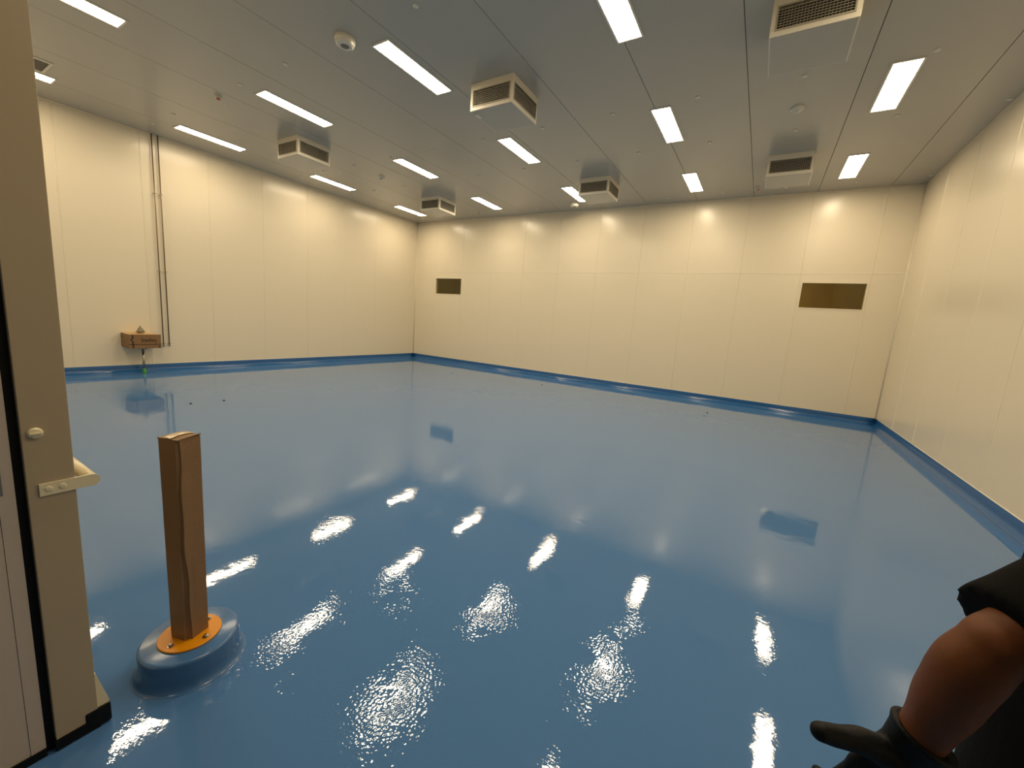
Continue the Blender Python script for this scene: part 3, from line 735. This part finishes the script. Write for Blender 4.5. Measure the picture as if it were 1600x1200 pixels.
# T-shirt
bm = bmesh.new()
loft(bm, [sec(cxp-.008, cyp, 0.80, .150, .195), sec(cxp-.01, cyp, 0.92, .145, .190), sec(cxp-.02, cyp, 1.05, .142, .180), sec(cxp-.015, cyp, 1.18, .136, .178), sec(cxp-.005, cyp, 1.30, .136, .188),
          sec(cxp, cyp, 1.40, .122, .195), sec(cxp+.005, cyp, 1.47, .095, .165), sec(cxp+.008, cyp, 1.505, .072, .095), sec(cxp+.008, cyp, 1.515, .065, .07)], 40)
ua = (ELL-SHL)
sn = ua.normalized()
limb(bm, [rel(SHL+V((.03, .05, -.01))), rel(SHL), rel(SHL.lerp(ELL, .6))], [.085, .080, .072])
a_ = (V((0, 0, 1))-sn*sn.z).normalized(); b_ = sn.cross(a_)
def ssec(t, r, r2, off=V((0, 0, 0))): return (rel(SHL+ua*t+off), a_*r, b_*r2)
loft(bm, [ssec(.15, .078, .076), ssec(.40, .077, .080, V((0, 0, -.004))), ssec(.62, .078, .084, V((0, 0, -.010))), ssec(.76, .078, .084, V((0, 0, -.018))), ssec(.84, .079, .086, V((0, 0, -.022))), ssec(.88, .078, .085, V((0, 0, -.023)))], 32)
ub = (ELR-SHR)
limb(bm, [rel(SHR+V((0, -.05, -.01))), rel(SHR), rel(SHR.lerp(ELR, .62))], [.085, .078, .070])
fuse('tshirt', bm, M_SHIRT, pr, 0.007, 4)
# trousers and shoes
bm = bmesh.new()
loft(bm, [sec(cxp, cyp, 0.74, .13, .17), sec(cxp, cyp, 0.82, .135, .18), sec(cxp, cyp, 0.98, .125, .165)], 32)
for s in (-1, 1):
    y = cyp+s*.098
    limb(bm, [rel((cxp, y, .82)), rel((cxp, y, .66)), rel((cxp-.005, y, .47)), rel((cxp+.01, y+s*.01, .30)), rel((cxp+.012, y+s*.01, .12))], [.105, .095, .078, .070, .062])
fuse('trousers', bm, M_TROU, pr, 0.009, 4)
for s in (-1, 1):
    y = cyp+s*.11
    bm = bmesh.new(); limb(bm, [rel((cxp+.05, y, .052)), rel((cxp-.03, y, .055)), rel((cxp-.15, y+s*.01, .042))], [.046, .045, .036], 18)
    for v in bm.verts: v.co.z = max(v.co.z, -pr_o.z+0.001)
    limb(bm, [rel((cxp+.03, y, .06)), rel((cxp+.025, y, .11))], [.045, .046], 16)
    fuse('shoe', bm, M_RUB, pr, 0.006, 2)
# gloves: palm, thumb and four curled fingers
def glove(wr, fdir, up, side, name='glove', spread=1.0, cuffdir=None):
    """fdir: direction of the hand, up: towards the thumb side, side: palm normal"""
    f = V(fdir).normalized(); u = V(up); u = (u-f*u.dot(f)).normalized(); n = f.cross(u)*side
    bm = bmesh.new()
    def pt(a, b, c): return rel(wr+f*a+u*b+n*c)
    loft(bm, [(pt(-.050, 0, 0), u*.038, n*.036), (pt(-.046, 0, 0), u*.043, n*.041), (pt(-.036, 0, 0), u*.038, n*.035), (pt(-.01, 0, 0), u*.034, n*.028), (pt(.02, 0, 0), u*.041, n*.024), (pt(.055, -.002, 0), u*.045, n*.020), (pt(.085, -.004, 0), u*.042, n*.017), (pt(.097, -.004, 0), u*.034, n*.012)], 28)
    for k, (b, L) in enumerate(((.030, .072), (.010, .080), (-.011, .074), (-.031, .058))):
        c1 = .12+.10*k; c2 = c1+.28; r = .0105-.0006*k
        p0 = (.078-.004*abs(k-1), b*.95, 0); p1 = (p0[0]+L*.42*math.cos(c1*.6), b, L*.42*math.sin(c1*.6))
        p2 = (p1[0]+L*.33*math.cos(c2), b*1.02, p1[2]+L*.33*math.sin(c2)); p3 = (p2[0]+L*.27*math.cos(c2+.5), b*1.02, p2[2]+L*.27*math.sin(c2+.5))
        limb(bm, [pt(*p0), pt(*p1), pt(*p2), pt(*p3)], [r*1.05, r, r*.95, r*.85], 14)
    return bm, pt
TIP = V((0.152, 0.716, 1.080))
fd = V((-.040, 0, -.100)).normalized()
bm, pt = glove(WRL+V((-.005, 0, -.008)), fd, V((-.9, -.25, .45)), 1)
thb = WRL+V((-.010, -.004, -.010))
limb(bm, [rel(thb+V((.012, 0, -.01))), rel(thb.lerp(TIP, .38)+V((0, .002, .002))), rel(thb.lerp(TIP, .70)), rel(TIP+V((.008, 0, 0)))], [.026, .0190, .0155, .0135], 18)
limb(bm, [rel(thb+V((0, 0, -.015))), rel(thb+V((-.036, -.004, -.040)))], [.024, .016], 14)
fuse('glove', bm, M_GLOVE, pr, 0.0030, 4)
bm, pt = glove(WRR+V((0, 0, -.01)), V((-.01, 0, -.09)), V((-.9, -.2, .1)), -1)
limb(bm, [pt(.012, .015, 0), pt(.04, .045, .01), pt(.068, .060, .018)], [.018, .014, .011], 14)
fuse('glove', bm, M_GLOVE, pr, 0.0035, 4)
